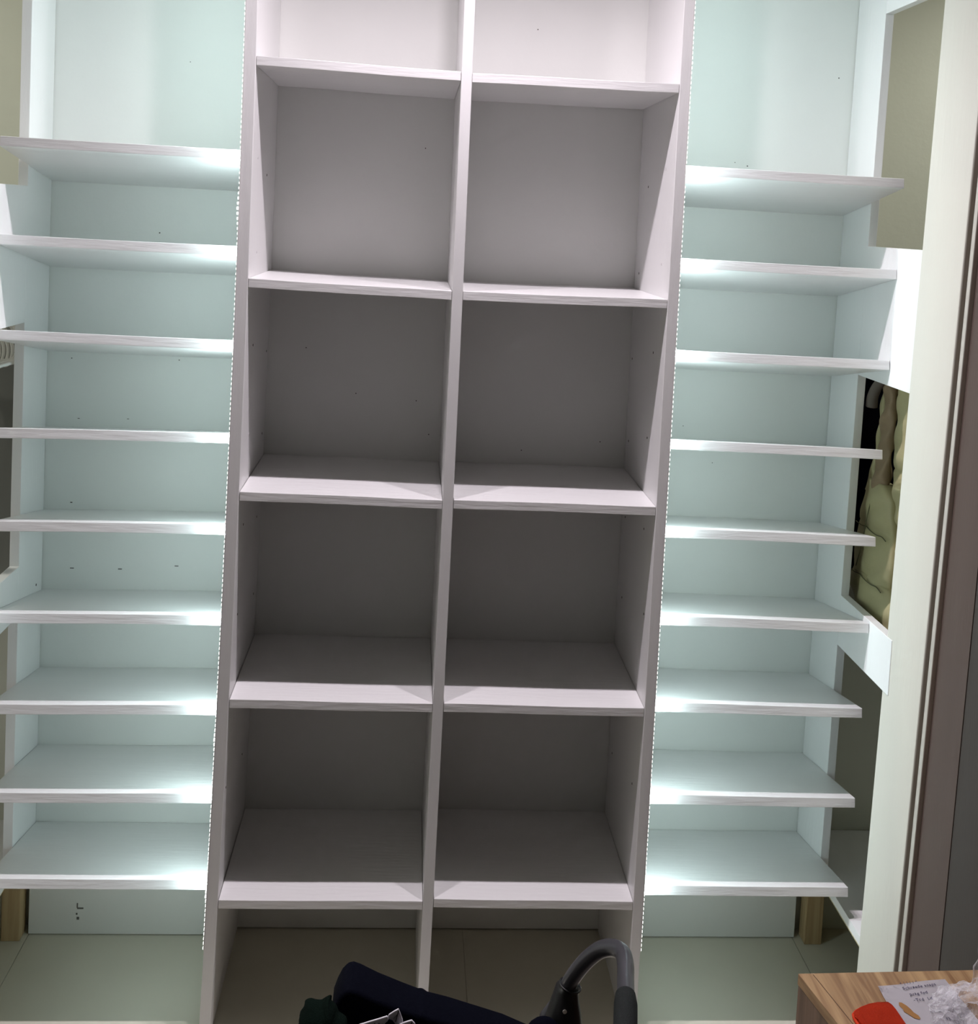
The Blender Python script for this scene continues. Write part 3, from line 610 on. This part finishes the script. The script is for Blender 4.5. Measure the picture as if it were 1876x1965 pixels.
# dark green plush and patterned cloth lying in the stroller
def lump(pts, y, th, name, m_, seed, parent=None):
    bm = bmesh.new(); prof = catmull([(x, y, z) for x, z in pts], 5); N = 7; cen = (-0.18 if parent is None else 0)
    zb = 0.36; rings = []
    for j in range(N + 1):
        a = j / N * PI; yy = y - th * math.cos(a); k_ = math.sin(a) ** 0.5
        ring = []
        for p_ in prof:
            dz = (p_.z - zb) * (0.86 + 0.14 * k_); xx = -0.185 + (p_.x + 0.185) * (0.8 + 0.2 * k_)
            ring.append(bm.verts.new((xx + 0.002 * math.sin(p_.z * 300 + j + seed), yy, zb + dz)))
        ring += [bm.verts.new((prof[-1].x, yy, zb)), bm.verts.new((prof[0].x, yy, zb))]
        rings.append(ring)
    n_ = len(rings[0])
    for A, B in zip(rings, rings[1:]):
        for k in range(n_): bm.faces.new((A[k], A[(k + 1) % n_], B[(k + 1) % n_], B[k]))
    bm.faces.new(rings[0]); bm.faces.new(rings[-1][::-1])
    return link(name, bm, m_, parent, smooth=True)
tag(lump([(-0.218, 0.50), (-0.216, 0.556), (-0.212, 0.588), (-0.208, 0.599), (-0.199, 0.604), (-0.189, 0.602), (-0.181, 0.602), (-0.171, 0.609), (-0.167, 0.601), (-0.158, 0.586), (-0.144, 0.568), (-0.14, 0.50)], -0.72, 0.035, 'green_plush', GREENPL, 1),
    'dark green plush cloth bunched at the left end of the stroller', 'cloth')
pc = thing('patterned_cloth', 'white cloth with black lines peaking out beside the green plush in the stroller', 'cloth', (-0.08, -0.745, 0.55))
def shard(pts, y, th, name, m_):
    bm = bmesh.new(); vs_ = [bm.verts.new((x, y, z)) for x, z in pts]; f = bm.faces.new(vs_); r_ = bmesh.ops.extrude_face_region(bm, geom=[f])
    for v in r_['geom']:
        if isinstance(v, bmesh.types.BMVert): v.co.y = y + th
    return link(name, bm, m_, pc, bevel=0.001)
shard([(-0.126, 0.50), (-0.126, 0.5905), (-0.117, 0.5935), (-0.108, 0.5965), (-0.098, 0.5995), (-0.085, 0.6040), (-0.0835, 0.598), (-0.091, 0.588), (-0.094, 0.50)], -0.742, 0.003, 'fold', WHITEC)
shard([(-0.081, 0.50), (-0.0855, 0.597), (-0.083, 0.603), (-0.076, 0.608), (-0.0692, 0.612), (-0.0665, 0.606), (-0.0625, 0.596), (-0.061, 0.588), (-0.061, 0.50)], -0.738, 0.003, 'fold', WHITEC)
shard([(-0.068, 0.50), (-0.068, 0.5925), (-0.060, 0.5965), (-0.0492, 0.600), (-0.045, 0.5955), (-0.0415, 0.589), (-0.041, 0.50)], -0.745, 0.003, 'fold', WHITEC)
shard([(-0.0885, 0.50), (-0.0855, 0.5965), (-0.0825, 0.6015), (-0.077, 0.599), (-0.072, 0.592), (-0.0665, 0.582), (-0.066, 0.50)], -0.7445, 0.0015, 'black_fold', NAVY)
for a, b in (((-0.0690, 0.6105), (-0.0725, 0.594)), ((-0.0490, 0.5985), (-0.053, 0.588)), ((-0.112, 0.5935), (-0.108, 0.586)), ((-0.102, 0.595), (-0.108, 0.588)), ((-0.098, 0.5945), (-0.090, 0.590)), ((-0.070, 0.605), (-0.076, 0.599))):
    yy = -0.7464 if a[0] > -0.06 else (-0.7394 if a[0] > -0.08 else -0.7434)
    bm = bmesh.new(); tube(bm, [(a[0], yy, a[1]), (b[0], yy, b[1])], 0.0007, 6); link('printed_line', bm, BLACKP, pc)
